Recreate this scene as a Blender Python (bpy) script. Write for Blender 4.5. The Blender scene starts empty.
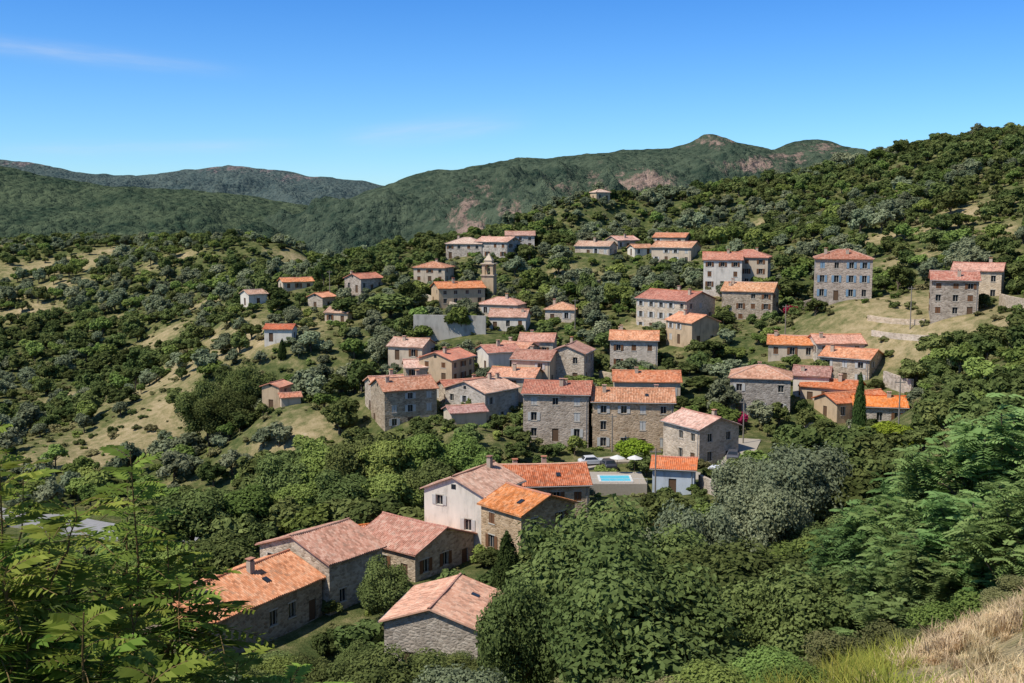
import bpy, bmesh, math, random
import numpy as np
from mathutils import Vector, noise as mn
random.seed(7); RNG=np.random.default_rng(7)
S=bpy.context.scene
F=1098.0; TP=math.atan(126.5/F); CP,SP=math.cos(TP),math.sin(TP)
# ---------- survey helpers: bearings from the viewpoint -> world positions ----------
def G(px,py,d):
    u=(px-512)/F; v=(341.5-py)/F
    dx,dy,dz=u, v*SP+CP, v*CP-SP
    k=d/dy
    return (dx*k,d,dz*k)
def P(x,y,z):
    cz=y*CP-z*SP; cy=y*SP+z*CP
    return 512+F*x/cz, 341.5-F*cy/cz

# name,px,pybase,d,W,D,H,yaw,roof,wall,rcol,shutter,chim
HS=[
('stone_house',228,670,90,16,9,3.9,58,'g','stone','orange','none',3),
('stone_house',322,612,103,7.2,10.3,5.0,52,'g','stone','old','none',0),
('village_house',378,570,117,6,6,3.2,30,'g','beige','new','brown',0),
('village_house',415,584,112,9,9.5,3.4,-38,'g','stone','pink','brown',0),
('stone_house',446,680,88,8.5,8.2,4.6,76,'g','stone','orange','none',0),
('village_house',474,560,119,8.5,8,7.4,60,'g','white','old','white',1),
('village_house',540,534,130,11,8.5,6.0,6,'g','beige2','orange','brown',2),
('stone_house',528,564,113,6.5,8.0,5.4,-48,'g','ochre','orange','brown',0),
('stone_townhouse',558,442,170,10.3,8,7.6,-8,'g','ochre','orange','white',2),
('stone_townhouse',632,452,169,12.6,8,7.9,-5,'g','ochre','old','white',2),
('village_house',646,402,190,11.5,7,3.6,-4,'g','beige','orange','white',1),
('stone_house',700,468,158,8.5,7.5,5.8,-60,'g','beige2','pink','none',1),
('small_house',674,495,140,5.4,5,3.4,-12,'g','blue','new','none',0),
('stone_house',404,430,186,9.5,8,6.8,24,'g','stone','old','white',2),
('stone_house',386,414,193,6,6,5.2,24,'g','stone','pink','white',1),
('stone_house',482,428,188,9,9.5,6.2,50,'g','beige2','old','white',2),
('village_house',516,404,196,8.5,7,4.8,-15,'g','beige','orange','brown',1),
('stone_house',462,407,194,8,7,3.0,25,'g','stone','orange','white',1),
('village_house',447,384,206,8,7.5,4.6,60,'g','ochre2','new','brown',1),
('village_house',412,361,217,7.5,6.5,2.8,-20,'g','beige','old','brown',1),
('village_house',420,381,208,6,5.5,2.6,10,'g','beige2','pink','brown',1),
('village_house',536,387,202,7.5,6.5,5.0,-20,'g','beige','old','white',1),
('stone_house',571,384,204,7.5,7,5.8,72,'g','stone','old','white',1),
('village_house',498,372,213,7,6.5,3.8,25,'g','white','orange','brown',1),
('village_house',518,368,218,6.5,6,3.6,-30,'g','beige','pink','brown',1),
('village_house',538,360,222,7,6,3.8,-10,'g','beige2','orange','brown',1),
('shed',465,424,176,6,4.5,1.8,20,'g','beige','pink','none',0),
('village_house',634,371,219,9.5,7.5,6.2,-8,'g','beige2','orange','brown',2),
('village_house',692,346,226,9,7,4.8,-62,'g','ochre2','orange','white',1),
('village_house',675,335,238,14,10.5,7.4,-46,'g','beige2','orange','white',2),
('stone_townhouse',750,323,238,11,9,6.8,-22,'g','stone','old','brown',2),
('village_house',722,290,262,9,8,7.2,-10,'g','white','orange','brown',1),
('village_house',748,287,266,10,8,7.2,-18,'h','beige','orange','brown',1),
('stone_townhouse',842,301,224,11.2,9,8.6,-14,'h','ochre','old','blue',2),
('stone_house',953,318,199,8,7.5,6.8,-18,'g','stone','pink','brown',1),
('village_house',978,302,214,9,7.5,6.0,-28,'g','beige2','orange','brown',1),
('stone_house',760,418,180,9.8,8.5,6.6,-14,'h','stone','old','white',1),
('village_house',800,360,208,12,7.5,2.8,-14,'g','beige','orange','brown',2),
('village_house',835,358,206,9,7.5,2.8,0,'g','beige2','orange','brown',1),
('village_house',851,386,194,9,8,4.8,-35,'g','stone','orange','white',1),
('village_house',812,397,188,6,6,3.6,-20,'g','white','old','brown',1),
('village_house',832,407,184,9.5,6,3.0,-30,'g','beige','orange','brown',1),
('village_house',852,421,178,11,6,3.0,22,'g','ochre2','orange','brown',0),
('village_house',878,428,174,8,6,3.4,-12,'g','stone','new','brown',1),
('stone_house',467,259,330,11,9,4.6,-10,'h','stone','pale','brown',1),
('stone_house',498,259,326,11,8,5.0,-30,'g','stone','pink','brown',2),
('stone_house',520,249,345,9,7,4.2,0,'g','beige2','old','white',0),
('village_house',434,283,300,9,8,4.2,-15,'h','beige','old','brown',1),
('chapel_house',458,306,275,12,8,4.4,18,'g','ochre2','orange','none',1),
('village_house',503,318,262,10,7,3.2,-20,'h','beige','pink','white',1),
('village_house',510,331,250,8.5,7,3.2,-10,'g','white','old','brown',1),
('village_house',562,323,258,7,7,3.2,-12,'h','beige2','old','white',1),
('village_house',364,293,292,8,6.5,3.8,50,'g','ochre','orange','none',1),
('village_house',254,306,298,5.5,5,3.2,40,'g','white','pale','white',0),
('village_house',296,291,318,9,6,2.6,25,'g','beige','orange','brown',0),
('village_house',322,310,292,5.5,5,3.4,60,'g','beige2','new','brown',0),
('village_house',342,324,276,6.5,6,2.8,-20,'g','beige','pale','brown',0),
('white_hut',281,342,252,6.5,4.5,3.0,-5,'g','white','new','none',0),
('small_house',277,410,205,4.2,3.8,4.4,70,'g','ochre2','new','none',0),
('small_house',290,406,203,3.6,3.2,1.6,20,'g','beige','orange','none',0),
('village_house',596,257,330,11,7,3.2,-25,'g','beige2','pale','white',1),
('village_house',622,250,342,8,6.5,3.0,30,'g','stone','pink','white',1),
('village_house',672,246,335,10,7,2.6,-24,'g','beige2','orange','white',1),
('village_house',676,264,312,12,8,4.6,-30,'g','beige','old','white',1),
('village_house',640,256,330,6,5,2.4,20,'g','white','old','none',0),
('village_house',600,201,425,6,5,3.4,25,'h','ochre2','pale','none',0),
]
HP=[G(h[1],h[2],h[3]) for h in HS]
C=list(HP)
for a in [(60,530,165),(200,490,185),(0,455,225),(100,405,280),(240,430,225),(200,352,330),(50,345,380),(0,300,450),
 (150,300,420),(100,262,520),(0,244,600),(100,243,600),(200,245,560),(300,252,480),(380,264,400),(230,305,360),(360,405,220),
 (350,470,175),(290,520,145),(130,590,120),(430,250,360),(-120,260,550),(-150,400,300),(-100,560,160),
 (560,243,370),(540,235,400),(620,226,420),(700,200,440),(780,188,440),(860,173,430),(940,147,420),(1024,142,400),
 (750,242,350),(850,232,310),(950,222,290),(1000,258,240),(900,195,365),(980,176,340),(1024,205,285),(1100,145,390),
 (1100,310,170),(1024,345,160),(960,385,152),(1000,430,110),(920,440,138),(820,470,130),(900,510,90),(780,530,108),
 (1000,630,14),(1040,584,18),(860,700,14),(935,656,14.5),(700,740,18),(780,725,21),(870,700,23),(940,668,24),(905,655,40),(1000,590,42),(760,650,60),(650,655,70),(600,500,142),
 (1060,500,75),(1150,560,30),(640,486,148),(590,486,150),(620,500,135),(700,520,125),(800,320,240),(900,330,205),(560,290,300),
 (390,330,260),(330,365,240),(600,300,290),(800,290,260),(100,690,85),(50,620,110),(640,320,250)]:
    C.append(G(*a))
C+= [(0,0,-1.8),(-10,0,-3),(9,0,-.6),(0,-30,8),(0,14,-7.4),(-6,14,-8.2),(0,30,-15),(-15,30,-17),(2,50,-23),(-25,55,-28),
 (-60,0,-22),(60,0,8),(-60,60,-35),(-500,600,-20),(-500,300,-40),(-300,100,-50),(-300,-50,-30),(400,100,30),(500,400,60),(300,-50,25),
 (100,620,-25),(250,600,10),(0,520,-40),(-60,480,-45),(-100,620,-50),(-250,780,-60),(-500,800,-60),(0,720,-90),(300,800,-40),(600,900,-60),(0,950,-130),(-600,950,-120)]
C=np.array(C)
def phi(r2): return 0.5*r2*np.log(np.maximum(r2,1e-9))
sc=100.0
X=C[:,:2]/sc; n=len(X)
D2=((X[:,None]-X[None])**2).sum(-1)
A=np.zeros((n+3,n+3)); A[:n,:n]=phi(D2)+np.eye(n)*0.0012; A[:n,n]=1; A[:n,n+1:]=X; A[n,:n]=1; A[n+1:,:n]=X.T
b=np.zeros(n+3); b[:n]=C[:,2]
WT=np.linalg.solve(A,b)
def sstep(a,b_,x):
    t=np.clip((x-a)/(b_-a),0,1); return t*t*(3-2*t)
def tz(x,y):
    x=np.atleast_1d(np.asarray(x,float)); y=np.atleast_1d(np.asarray(y,float)); out=np.empty(len(x))
    for i in range(0,len(x),20000):
        q=np.stack([x[i:i+20000],y[i:i+20000]],1)/sc
        r2=((q[:,None]-X[None])**2).sum(-1)
        out[i:i+20000]=phi(r2)@WT[:n]+WT[n]+q@WT[n+1:]
    dd=np.hypot(x,y)
    amp=sstep(20,200,dd)*.7
    out+=amp*(np.sin(x*.11+1.3*np.sin(y*.05))*np.cos(y*.09+np.sin(x*.06))+.5*np.sin(x*.31+y*.17))
    out+=(1-sstep(20,60,dd))*sstep(3,9,dd)*.09*(np.sin(x*1.7+np.sin(y*1.1))*np.cos(y*1.3+x*.4)+.6*np.sin(x*3.1+y*2.3))
    e=np.maximum(np.maximum(sstep(850,1000,y),sstep(480,600,np.abs(x))),sstep(60,100,-y))
    return out*(1-e)-170*e
def tz1(x,y): return float(tz(x,y)[0])
def hit(px,py,lo=20,hi=700):
    d=np.linspace(lo,hi,700); g=np.array(G(px,py,1.0)); z=tz(g[0]*d,d)
    m=np.where(z>g[2]*d)[0]
    k=d[m[0]] if len(m) else hi
    return (g[0]*k,k,tz1(g[0]*k,k))
def newmat(name):
    m=bpy.data.materials.new(name); m.use_nodes=True; nt=m.node_tree
    for x in list(nt.nodes): nt.nodes.remove(x)
    out=nt.nodes.new('ShaderNodeOutputMaterial'); return m,nt,out
class NB:
    def __init__(s,nt): s.nt=nt
    def n(s,t,**k):
        x=s.nt.nodes.new(t)
        for a,v in k.items(): setattr(x,a,v)
        return x
    def set(s,sock,v):
        if isinstance(v,bpy.types.NodeSocket): s.nt.links.new(v,sock)
        else: sock.default_value=v
    def math(s,op,a,b_=0.0,clamp=False):
        x=s.n('ShaderNodeMath',operation=op,use_clamp=clamp); s.set(x.inputs[0],a); s.set(x.inputs[1],b_); return x.outputs[0]
    def noise(s,vec,scale,detail=4,rough=.55):
        x=s.n('ShaderNodeTexNoise'); s.set(x.inputs['Vector'],vec); x.inputs['Scale'].default_value=scale
        x.inputs['Detail'].default_value=detail; x.inputs['Roughness'].default_value=rough; return x.outputs[0]
    def ramp(s,fac,stops):
        x=s.n('ShaderNodeValToRGB'); s.set(x.inputs[0],fac); cr=x.color_ramp
        while len(cr.elements)<len(stops): cr.elements.new(.5)
        for e,(p,c) in zip(cr.elements,stops):
            e.position=p; e.color=(*c,1) if len(c)==3 else c
        return x.outputs[0]
    def mix(s,f,a,b_,bt='MIX'):
        x=s.n('ShaderNodeMix',data_type='RGBA',blend_type=bt); s.set(x.inputs[0],f)
        s.set(x.inputs[6],a if isinstance(a,bpy.types.NodeSocket) else (*a,1)); s.set(x.inputs[7],b_ if isinstance(b_,bpy.types.NodeSocket) else (*b_,1)); return x.outputs[2]
    def bump(s,h,st=.4,dist=.05):
        x=s.n('ShaderNodeBump'); s.set(x.inputs['Height'],h); x.inputs['Strength'].default_value=st; x.inputs['Distance'].default_value=dist; return x.outputs[0]
    def bsdf(s,col,rough=.9,nor=None,spec=.2,out=None):
        if rough>=.8:
            x=s.n('ShaderNodeBsdfDiffuse'); s.set(x.inputs['Color'],col if isinstance(col,bpy.types.NodeSocket) else (*col,1))
        else:
            x=s.n('ShaderNodeBsdfPrincipled'); s.set(x.inputs['Base Color'],col if isinstance(col,bpy.types.NodeSocket) else (*col,1))
            s.set(x.inputs['Roughness'],rough); x.inputs['Specular IOR Level'].default_value=spec
        if nor: s.set(x.inputs['Normal'],nor)
        if out: s.nt.links.new(x.outputs[0],out.inputs[0])
        return x.outputs[0]
MC={}
def plain(name,col,rough=.8,spec=.3):
    if name in MC: return MC[name]
    m,nt,out=newmat(name); b_=NB(nt); tc=b_.n('ShaderNodeTexCoord').outputs['Object']
    nz=b_.noise(tc,4.0,2); c=b_.mix(nz,[v*.8 for v in col],[min(1,v*1.15) for v in col]); b_.bsdf(c,rough,None,spec,out); MC[name]=m; return m
def leafmat(name,dark,light,trans=.22,hue=.02):
    m,nt,out=newmat(name); b_=NB(nt)
    at=b_.n('ShaderNodeAttribute',attribute_name='tint').outputs['Fac']; oi=b_.n('ShaderNodeObjectInfo').outputs['Random']
    f=b_.math('ADD',b_.math('MULTIPLY',at,.65),b_.math('MULTIPLY',oi,.4),True)
    c=b_.ramp(f,[(0.05,dark),(.95,light)])
    hs=b_.n('ShaderNodeHueSaturation'); b_.set(hs.inputs['Color'],c)
    r2=b_.math('FRACT',b_.math('MULTIPLY',oi,17.3)); b_.set(hs.inputs['Hue'],b_.math('ADD',b_.math('MULTIPLY',r2,2*hue),.49-hue))
    r3=b_.math('FRACT',b_.math('MULTIPLY',oi,37.7)); b_.set(hs.inputs['Value'],b_.math('ADD',b_.math('MULTIPLY',r3,.6),.72))
    c=hs.outputs[0]
    s1=b_.n('ShaderNodeBsdfDiffuse'); b_.set(s1.inputs[0],c); t=b_.n('ShaderNodeBsdfTranslucent'); b_.set(t.inputs[0],c)
    mx=b_.n('ShaderNodeMixShader'); mx.inputs[0].default_value=trans
    nt.links.new(s1.outputs[0],mx.inputs[1]); nt.links.new(t.outputs[0],mx.inputs[2]); nt.links.new(mx.outputs[0],out.inputs[0]); return m
LM={'oak':leafmat('oak_leaves',(.048,.072,.021),(.18,.22,.07)),
 'green':leafmat('green_leaves',(.075,.118,.026),(.235,.305,.08)),
 'olive':leafmat('olive_leaves',(.11,.135,.07),(.27,.3,.17)),
 'lime':leafmat('lime_leaves',(.12,.2,.018),(.3,.42,.05)),
 'scrub':leafmat('scrub_leaves',(.125,.135,.047),(.31,.29,.125)),
 'cyp':leafmat('cypress_leaves',(.025,.05,.015),(.08,.12,.035)),
 'ail':leafmat('ailanthus_leaves',(.1,.175,.05),(.24,.35,.12),.35),
 'ailn':leafmat('ailanthus_leaves_near',(.08,.14,.02),(.3,.4,.08),.4,.03),
 'flower':leafmat('bougainvillea_flowers',(.3,.02,.06),(.6,.06,.12)),
 'dry':leafmat('dry_grass_blades',(.42,.32,.15),(.74,.6,.36),.3,.01),
 'weed':leafmat('weed_leaves',(.14,.18,.03),(.36,.36,.07),.3)}
m,nt,out=newmat('bark'); b_=NB(nt); tc=b_.n('ShaderNodeTexCoord').outputs['Object']
b_.bsdf(b_.ramp(b_.noise(tc,12,2),[(.3,(.06,.045,.03)),(.7,(.2,.16,.12))]),.95,None,.1,out); BARK=m
def mk(name,V,Fc,mats,mi=None,tint=None,smooth=False):
    me=bpy.data.meshes.new(name); me.from_pydata(V if isinstance(V,list) else V.tolist(),[],Fc if isinstance(Fc,list) else Fc.tolist())
    for q in mats: me.materials.append(q)
    if mi is not None: me.polygons.foreach_set('material_index',np.asarray(mi,dtype=np.int32))
    if tint is not None:
        a=me.attributes.new('tint','FLOAT','FACE'); a.data.foreach_set('value',np.asarray(tint,dtype=np.float32))
    if smooth: me.polygons.foreach_set('use_smooth',np.ones(len(me.polygons),dtype=bool))
    me.update(); return me
def ob(name,me,loc=(0,0,0),rot=0,parent=None,scale=None):
    o=bpy.data.objects.new(name,me); o.location=loc; o.rotation_euler=(0,0,rot)
    if scale: o.scale=scale
    if parent: o.parent=parent
    S.collection.objects.link(o); return o
def tube(V,Fc,p0,p1,r0,r1,k=6):
    p0=np.array(p0,float);p1=np.array(p1,float);d=p1-p0;d/=np.linalg.norm(d)+1e-9
    a=np.cross(d,[0,0,1] if abs(d[2])<.9 else [1,0,0]);a/=np.linalg.norm(a);c=np.cross(d,a);i0=len(V)
    for p,r in ((p0,r0),(p1,r1)):
        for j in range(k):
            t=2*math.pi*j/k; V.append(tuple(p+r*(a*math.cos(t)+c*math.sin(t))))
    for j in range(k): Fc.append((i0+j,i0+(j+1)%k,i0+k+(j+1)%k,i0+k+j))
    Fc.append(tuple(i0+k+j for j in range(k)))
bm=bmesh.new(); bmesh.ops.create_icosphere(bm,subdivisions=1,radius=1)
ICV=np.array([v.co[:] for v in bm.verts]); ICF=np.array([[v.index for v in f.verts] for f in bm.faces]); bm.free()
def tree_mesh(name,seed,nc,nl,ls,mat,kind='round',trunk=True):
    r=np.random.default_rng(seed)
    if kind=='round':
        d=r.normal(size=(nc,3)); d/=np.linalg.norm(d,axis=1)[:,None]; d[:,2]=np.where(d[:,2]<-.6,-d[:,2],d[:,2])
        rr=r.uniform(.3,.82,nc)[:,None]; wob=1+.18*np.sin(3*np.arctan2(d[:,1],d[:,0])+seed)[:,None]
        c=d*rr*wob*np.array([1,1,.78])+np.array([0,0,1.12]); cr=r.uniform(.17,.36,nc)
    elif kind=='shrub':
        a=r.uniform(0,6.28,nc); q=np.sqrt(r.uniform(0,1,nc))*.75
        c=np.stack([q*np.cos(a),q*np.sin(a),r.uniform(.25,1.5,nc)*(1-.5*q)],1); cr=r.uniform(.25,.42,nc)*(1 if nc<20 else .75)
    else:
        t=r.uniform(0.06,1,nc); a=r.uniform(0,6.28,nc); q=.6*(1-t)**.7*np.minimum(1,t*6)
        c=np.stack([q*np.cos(a),q*np.sin(a),t*1.9],1); cr=.2+.28*(1-t)
    w=cr**2; k=r.choice(nc,nl,p=w/w.sum())
    d=r.normal(size=(nl,3)); d/=np.linalg.norm(d,axis=1)[:,None]
    pos=c[k]+d*(cr[k]*r.uniform(.72,1.18,nl))[:,None]
    inside=np.zeros(nl,bool)
    for j in range(nc): inside|=(((pos-c[j])**2).sum(1)<(cr[j]*.7)**2)
    inside|=pos[:,2]<.02
    pos=pos[~inside];d=d[~inside];k=k[~inside];nl=len(pos)
    nr=d+r.normal(size=(nl,3))*.5+np.array([0,0,.3]); nr/=np.linalg.norm(nr,axis=1)[:,None]
    t=np.cross(nr,r.normal(size=(nl,3))); t/=np.linalg.norm(t,axis=1)[:,None]; bb=np.cross(nr,t)
    s=(ls*r.uniform(.6,1.3,nl))[:,None]
    LV=np.stack([pos-t*s,pos+bb*s*.55,pos+t*s,pos-bb*s*.55],1).reshape(-1,3)
    LF=np.arange(nl*4).reshape(-1,4)
    ct=r.uniform(0,1,nc); tint=ct[k]*.5+r.uniform(0,1,nl)*.5
    V=[];Fc=[]
    if trunk:
        tube(V,Fc,(0,0,-.3),(0.02,0.01,.35),.075,.055); tube(V,Fc,(0.02,.01,.35),(0,0,.85),.055,.035)
        for j in range(min(nc,12)):
            z0=r.uniform(.25,.8); mid=c[j]*.5+np.array([0,0,.5*z0]); tube(V,Fc,(0.01,0,z0),mid,.03,.02,5); tube(V,Fc,mid,c[j],.02,.008,5)
    nb=len(V); nbf=len(Fc)
    CV=[];CF=[];off=nb
    for j in range(nc):
        CV.append(ICV*cr[j]*.66*r.uniform(.85,1.15,(len(ICV),1))+c[j]); CF.append(ICF+off); off+=len(ICV)  # added dark core inside each clump, stops light leaking through the crown
    CV=np.concatenate(CV);CF=np.concatenate(CF)
    return mk(name,V+CV.tolist()+LV.tolist(),Fc+CF.tolist()+(LF+off).tolist(),[BARK,mat],[0]*nbf+[1]*(len(CF)+nl),[.5]*nbf+[0.0]*len(CF)+tint.tolist())
def pinnate(V,Fc,base,dv,L,npair,w,droop=.3,wid=.15):
    d=np.array(dv,float);d/=np.linalg.norm(d);side=np.cross(d,[0,0,1]);side/=np.linalg.norm(side)+1e-9
    base=np.array(base,float)
    for i in range(npair):
        t=(i+1)/(npair+.5); p=base+d*L*t+np.array([0,0,-droop*L*t*t])
        ll=w*math.sin(math.pi*(.2+.65*t))*random.uniform(.85,1.1)
        for sg in (-1,1):
            ld=side*sg*.9+d*.4+np.array([0,0,-.25+random.uniform(-.15,.15)]); ld/=np.linalg.norm(ld); pp=d*.5-side*sg*.1
            pp=pp-ld*(pp@ld); pp/=np.linalg.norm(pp)
            i0=len(V); V.append(tuple(p));V.append(tuple(p+ld*.35*ll+pp*wid*ll));V.append(tuple(p+ld*ll));V.append(tuple(p+ld*.35*ll-pp*wid*ll)); Fc.append((i0,i0+1,i0+2,i0+3))
def ail_tree(name,seed,nleaf,L,w,mat):
    random.seed(seed); r=np.random.default_rng(seed); V=[];Fc=[]
    tube(V,Fc,(0,0,-.3),(0,0,.9),.05,.03); nbr=34; tips=[]
    for j in range(nbr):
        a=r.uniform(0,6.28); e=r.uniform(-.2,1.3); R=r.uniform(.45,.95); z0=r.uniform(.3,.9)
        tp=np.array([R*math.cos(a)*math.cos(e),R*math.sin(a)*math.cos(e),1.0+R*math.sin(e)*.95]); mid=tp*.55+np.array([0,0,z0*.4]); tube(V,Fc,(0,0,z0),mid,.02,.012,5); tube(V,Fc,mid,tp,.012,.005,4); tips.append((mid,tp))
    nb=len(Fc)
    for i in range(nleaf):
        mid,tp=tips[r.integers(nbr)]; t=r.uniform(.1,1.0)**.6; p=mid+(tp-mid)*t+r.normal(size=3)*.06
        a=r.uniform(0,6.28); pinnate(V,Fc,p,(math.cos(a),math.sin(a),r.uniform(-.1,.7)),L*r.uniform(.6,1.2),7,w,.45,.22)
    ti=[.5]*nb+np.repeat(r.uniform(0,1,nleaf),14).tolist()
    return mk(name,V,Fc,[BARK,mat],[0]*nb+[1]*(len(Fc)-nb),ti)
PM={}
for i in range(4): PM['oak%d'%i]=tree_mesh('oak_far_%d'%i,10+i,18,2000,.13,LM['oak'])
for i in range(2): PM['green%d'%i]=tree_mesh('green_far_%d'%i,20+i,18,2000,.13,LM['green'])
for i in range(2): PM['olive%d'%i]=tree_mesh('olive_far_%d'%i,30+i,20,2000,.11,LM['olive'])
for i in range(2): PM['scrub%d'%i]=tree_mesh('scrub_%d'%i,40+i,8,700,.18,LM['scrub'],'shrub',False)
PM['gshrub']=tree_mesh('gshrub',44,8,800,.17,LM['oak'],'shrub',False)
PM['gshrub2']=tree_mesh('gshrub2',45,8,800,.16,LM['green'],'shrub',False)
PM['oakN0']=tree_mesh('oak_near_0',50,60,34000,.034,LM['oak'])
PM['oakN1']=tree_mesh('oak_near_1',51,55,34000,.034,LM['oak'])
PM['greenN']=tree_mesh('green_near',61,52,30000,.036,LM['green'])
PM['planeN0']=tree_mesh('plane_near_0',52,48,20000,.05,LM['green'])
PM['planeN1']=tree_mesh('plane_near_1',53,52,20000,.05,LM['oak'])
PM['oliveN0']=tree_mesh('olive_near',54,55,24000,.036,LM['olive'])
PM['lime']=tree_mesh('lime',55,36,9000,.065,LM['lime'])
PM['cyp']=tree_mesh('cyp',56,60,9000,.07,LM['cyp'],'cone')
PM['flower']=tree_mesh('flower',57,10,1600,.12,LM['flower'],'shrub',False)
PM['shrubN']=tree_mesh('shrub_near',58,26,26000,.034,LM['green'],'shrub',False)
PM['bushN']=tree_mesh('bush_near',59,26,26000,.03,LM['scrub'],'shrub',False)
PM['ail0']=ail_tree('ail0',60,1500,.22,.08,LM['ail']); PM['ail1']=ail_tree('ail1',61,1500,.22,.08,LM['ail'])
# ---------- TERRAIN ----------
PATCH=[(65,268,26),(45,290,13),(220,352,21),(190,365,13),(250,345,11),(120,250,13),(300,262,9),(970,212,12),(905,305,11),(870,318,9),(930,330,9),(880,350,7),
 (130,440,13),(60,460,10),(290,440,7),(20,312,11),(215,300,8),(160,338,7),(910,190,6),(985,238,7),(125,640,9),(575,275,6),(820,215,6),(330,250,9),(15,245,12),(900,262,6),(900,322,9),(955,222,8),(700,300,6),(640,330,5),(880,240,6),(760,225,5),(110,320,6),(60,400,6),(1000,330,6),(160,410,7),(240,300,6),(175,260,9)]
PW=[(*hit(a,b2)[:2],r) for a,b2,r in PATCH]
def drymask(x,y):
    m=np.zeros(len(x))
    for a,b2,r in PW: m=np.maximum(m,np.exp(-(((x-a)/(r*1.4))**2+((y-b2)/(r*1.1))**2)**1.5))
    m=np.maximum(m,sstep(2.5,5,x)*sstep(28,18,y)*(y>-20))
    return m
t=np.linspace(-1,1,381); xs=600*np.sinh(3*t)/math.sinh(3)
t=np.linspace(-.35,1,361); ys=1000*np.sinh(2.5*t)/math.sinh(2.5)
XX,YY=np.meshgrid(xs,ys); xf,yf=XX.ravel(),YY.ravel(); zf=tz(xf,yf)
V=np.stack([xf,yf,zf],1); nx=len(xs);ny=len(ys)
I=(np.arange(ny-1)[:,None]*nx+np.arange(nx-1)[None]).ravel()
Fq=np.stack([I,I+1,I+nx+1,I+nx],1)
m,nt,out=newmat('hillside_ground'); b_=NB(nt)
pos=b_.n('ShaderNodeNewGeometry').outputs['Position']; dry=b_.n('ShaderNodeAttribute',attribute_name='dry').outputs['Fac']
n1=b_.noise(pos,.05,4,.6); n2=b_.noise(pos,.45,6,.72); n3=b_.noise(pos,6,3,.7)
fac=b_.math('ADD',b_.math('ADD',b_.math('MULTIPLY',dry,.4),b_.math('MULTIPLY',n1,.55)),b_.math('MULTIPLY',b_.math('SUBTRACT',n2,.5),1.4))
fac=b_.math('ADD',fac,b_.math('MULTIPLY',b_.math('SUBTRACT',n3,.5),.5))
c=b_.ramp(fac,[(.1,(.06,.08,.027)),(.3,(.115,.125,.045)),(.46,(.2,.18,.08)),(.64,(.32,.255,.13)),(.85,(.42,.325,.185)),(1,(.5,.4,.26))])
b_.bsdf(c,.95,b_.bump(b_.math('ADD',n2,b_.math('MULTIPLY',n3,.4)),1,.5),.1,out)
me=mk('hillside_terrain',V,Fq,[m],smooth=True)
a=me.attributes.new('dry','FLOAT','POINT'); a.data.foreach_set('value',drymask(xf,yf).astype(np.float32))
ob('hillside_terrain',me)
m,nt,out=newmat('valley_ground'); b_=NB(nt); pos=b_.n('ShaderNodeNewGeometry').outputs['Position']
b_.bsdf(b_.ramp(b_.noise(pos,.01,6),[(.3,(.05,.07,.04)),(.7,(.13,.13,.08))]),.95,None,.1,out)
R=14000; ob('ground',mk('ground',[(-R,-R,-175),(R,-R,-175),(R,R,-175),(-R,R,-175)],[(0,1,2,3)],[m]))
# ---------- MOUNTAINS ----------
def mtmat(name,c1,c2,rock):  # c1, c2: scrub colours; the bluer ones carry painted distance haze
    m,nt,out=newmat(name); b_=NB(nt); pos=b_.n('ShaderNodeNewGeometry').outputs['Position']
    a1=b_.noise(pos,.008,7,.7); a2=b_.noise(pos,.06,4,.75)
    vo=b_.n('ShaderNodeTexVoronoi'); nt.links.new(pos,vo.inputs['Vector']); vo.inputs['Scale'].default_value=.055; vd=vo.outputs['Distance']
    f=b_.math('ADD',b_.math('MULTIPLY',a1,.85),b_.math('MULTIPLY',a2,.35)); f=b_.math('SUBTRACT',f,b_.math('MULTIPLY',b_.math('SUBTRACT',.45,vd),.28)); f=b_.math('SUBTRACT',f,.05); c=b_.ramp(f,[(.34,c1),(.52,[(p+q)/2 for p,q in zip(c1,c2)]),(.68,c2)])
    rk=b_.n('ShaderNodeAttribute',attribute_name='rock').outputs['Fac']
    mp=b_.n('ShaderNodeMapping'); nt.links.new(pos,mp.inputs[0]); mp.inputs['Scale'].default_value=(1,.35,.7); a4=b_.noise(mp.outputs[0],.018,8,.8)
    mk_=b_.math('ADD',b_.math('MULTIPLY',rk,.6),b_.math('MULTIPLY',b_.math('SUBTRACT',a4,.5),4.0))
    mk_=b_.ramp(mk_,[(.4,(0,0,0)),(.75,(1,1,1))]); mk_=b_.math('MULTIPLY',mk_,b_.math('MULTIPLY',rk,2.6,True)); c=b_.mix(mk_,c,b_.mix(b_.ramp(a2,[(.35,(0,0,0)),(.65,(1,1,1))]),rock,[v*.5 for v in rock]))
    b_.bsdf(c,1,b_.bump(b_.math('SUBTRACT',a2,b_.math('MULTIPLY',vd,.6)),1,24),.05,out); return m
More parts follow.
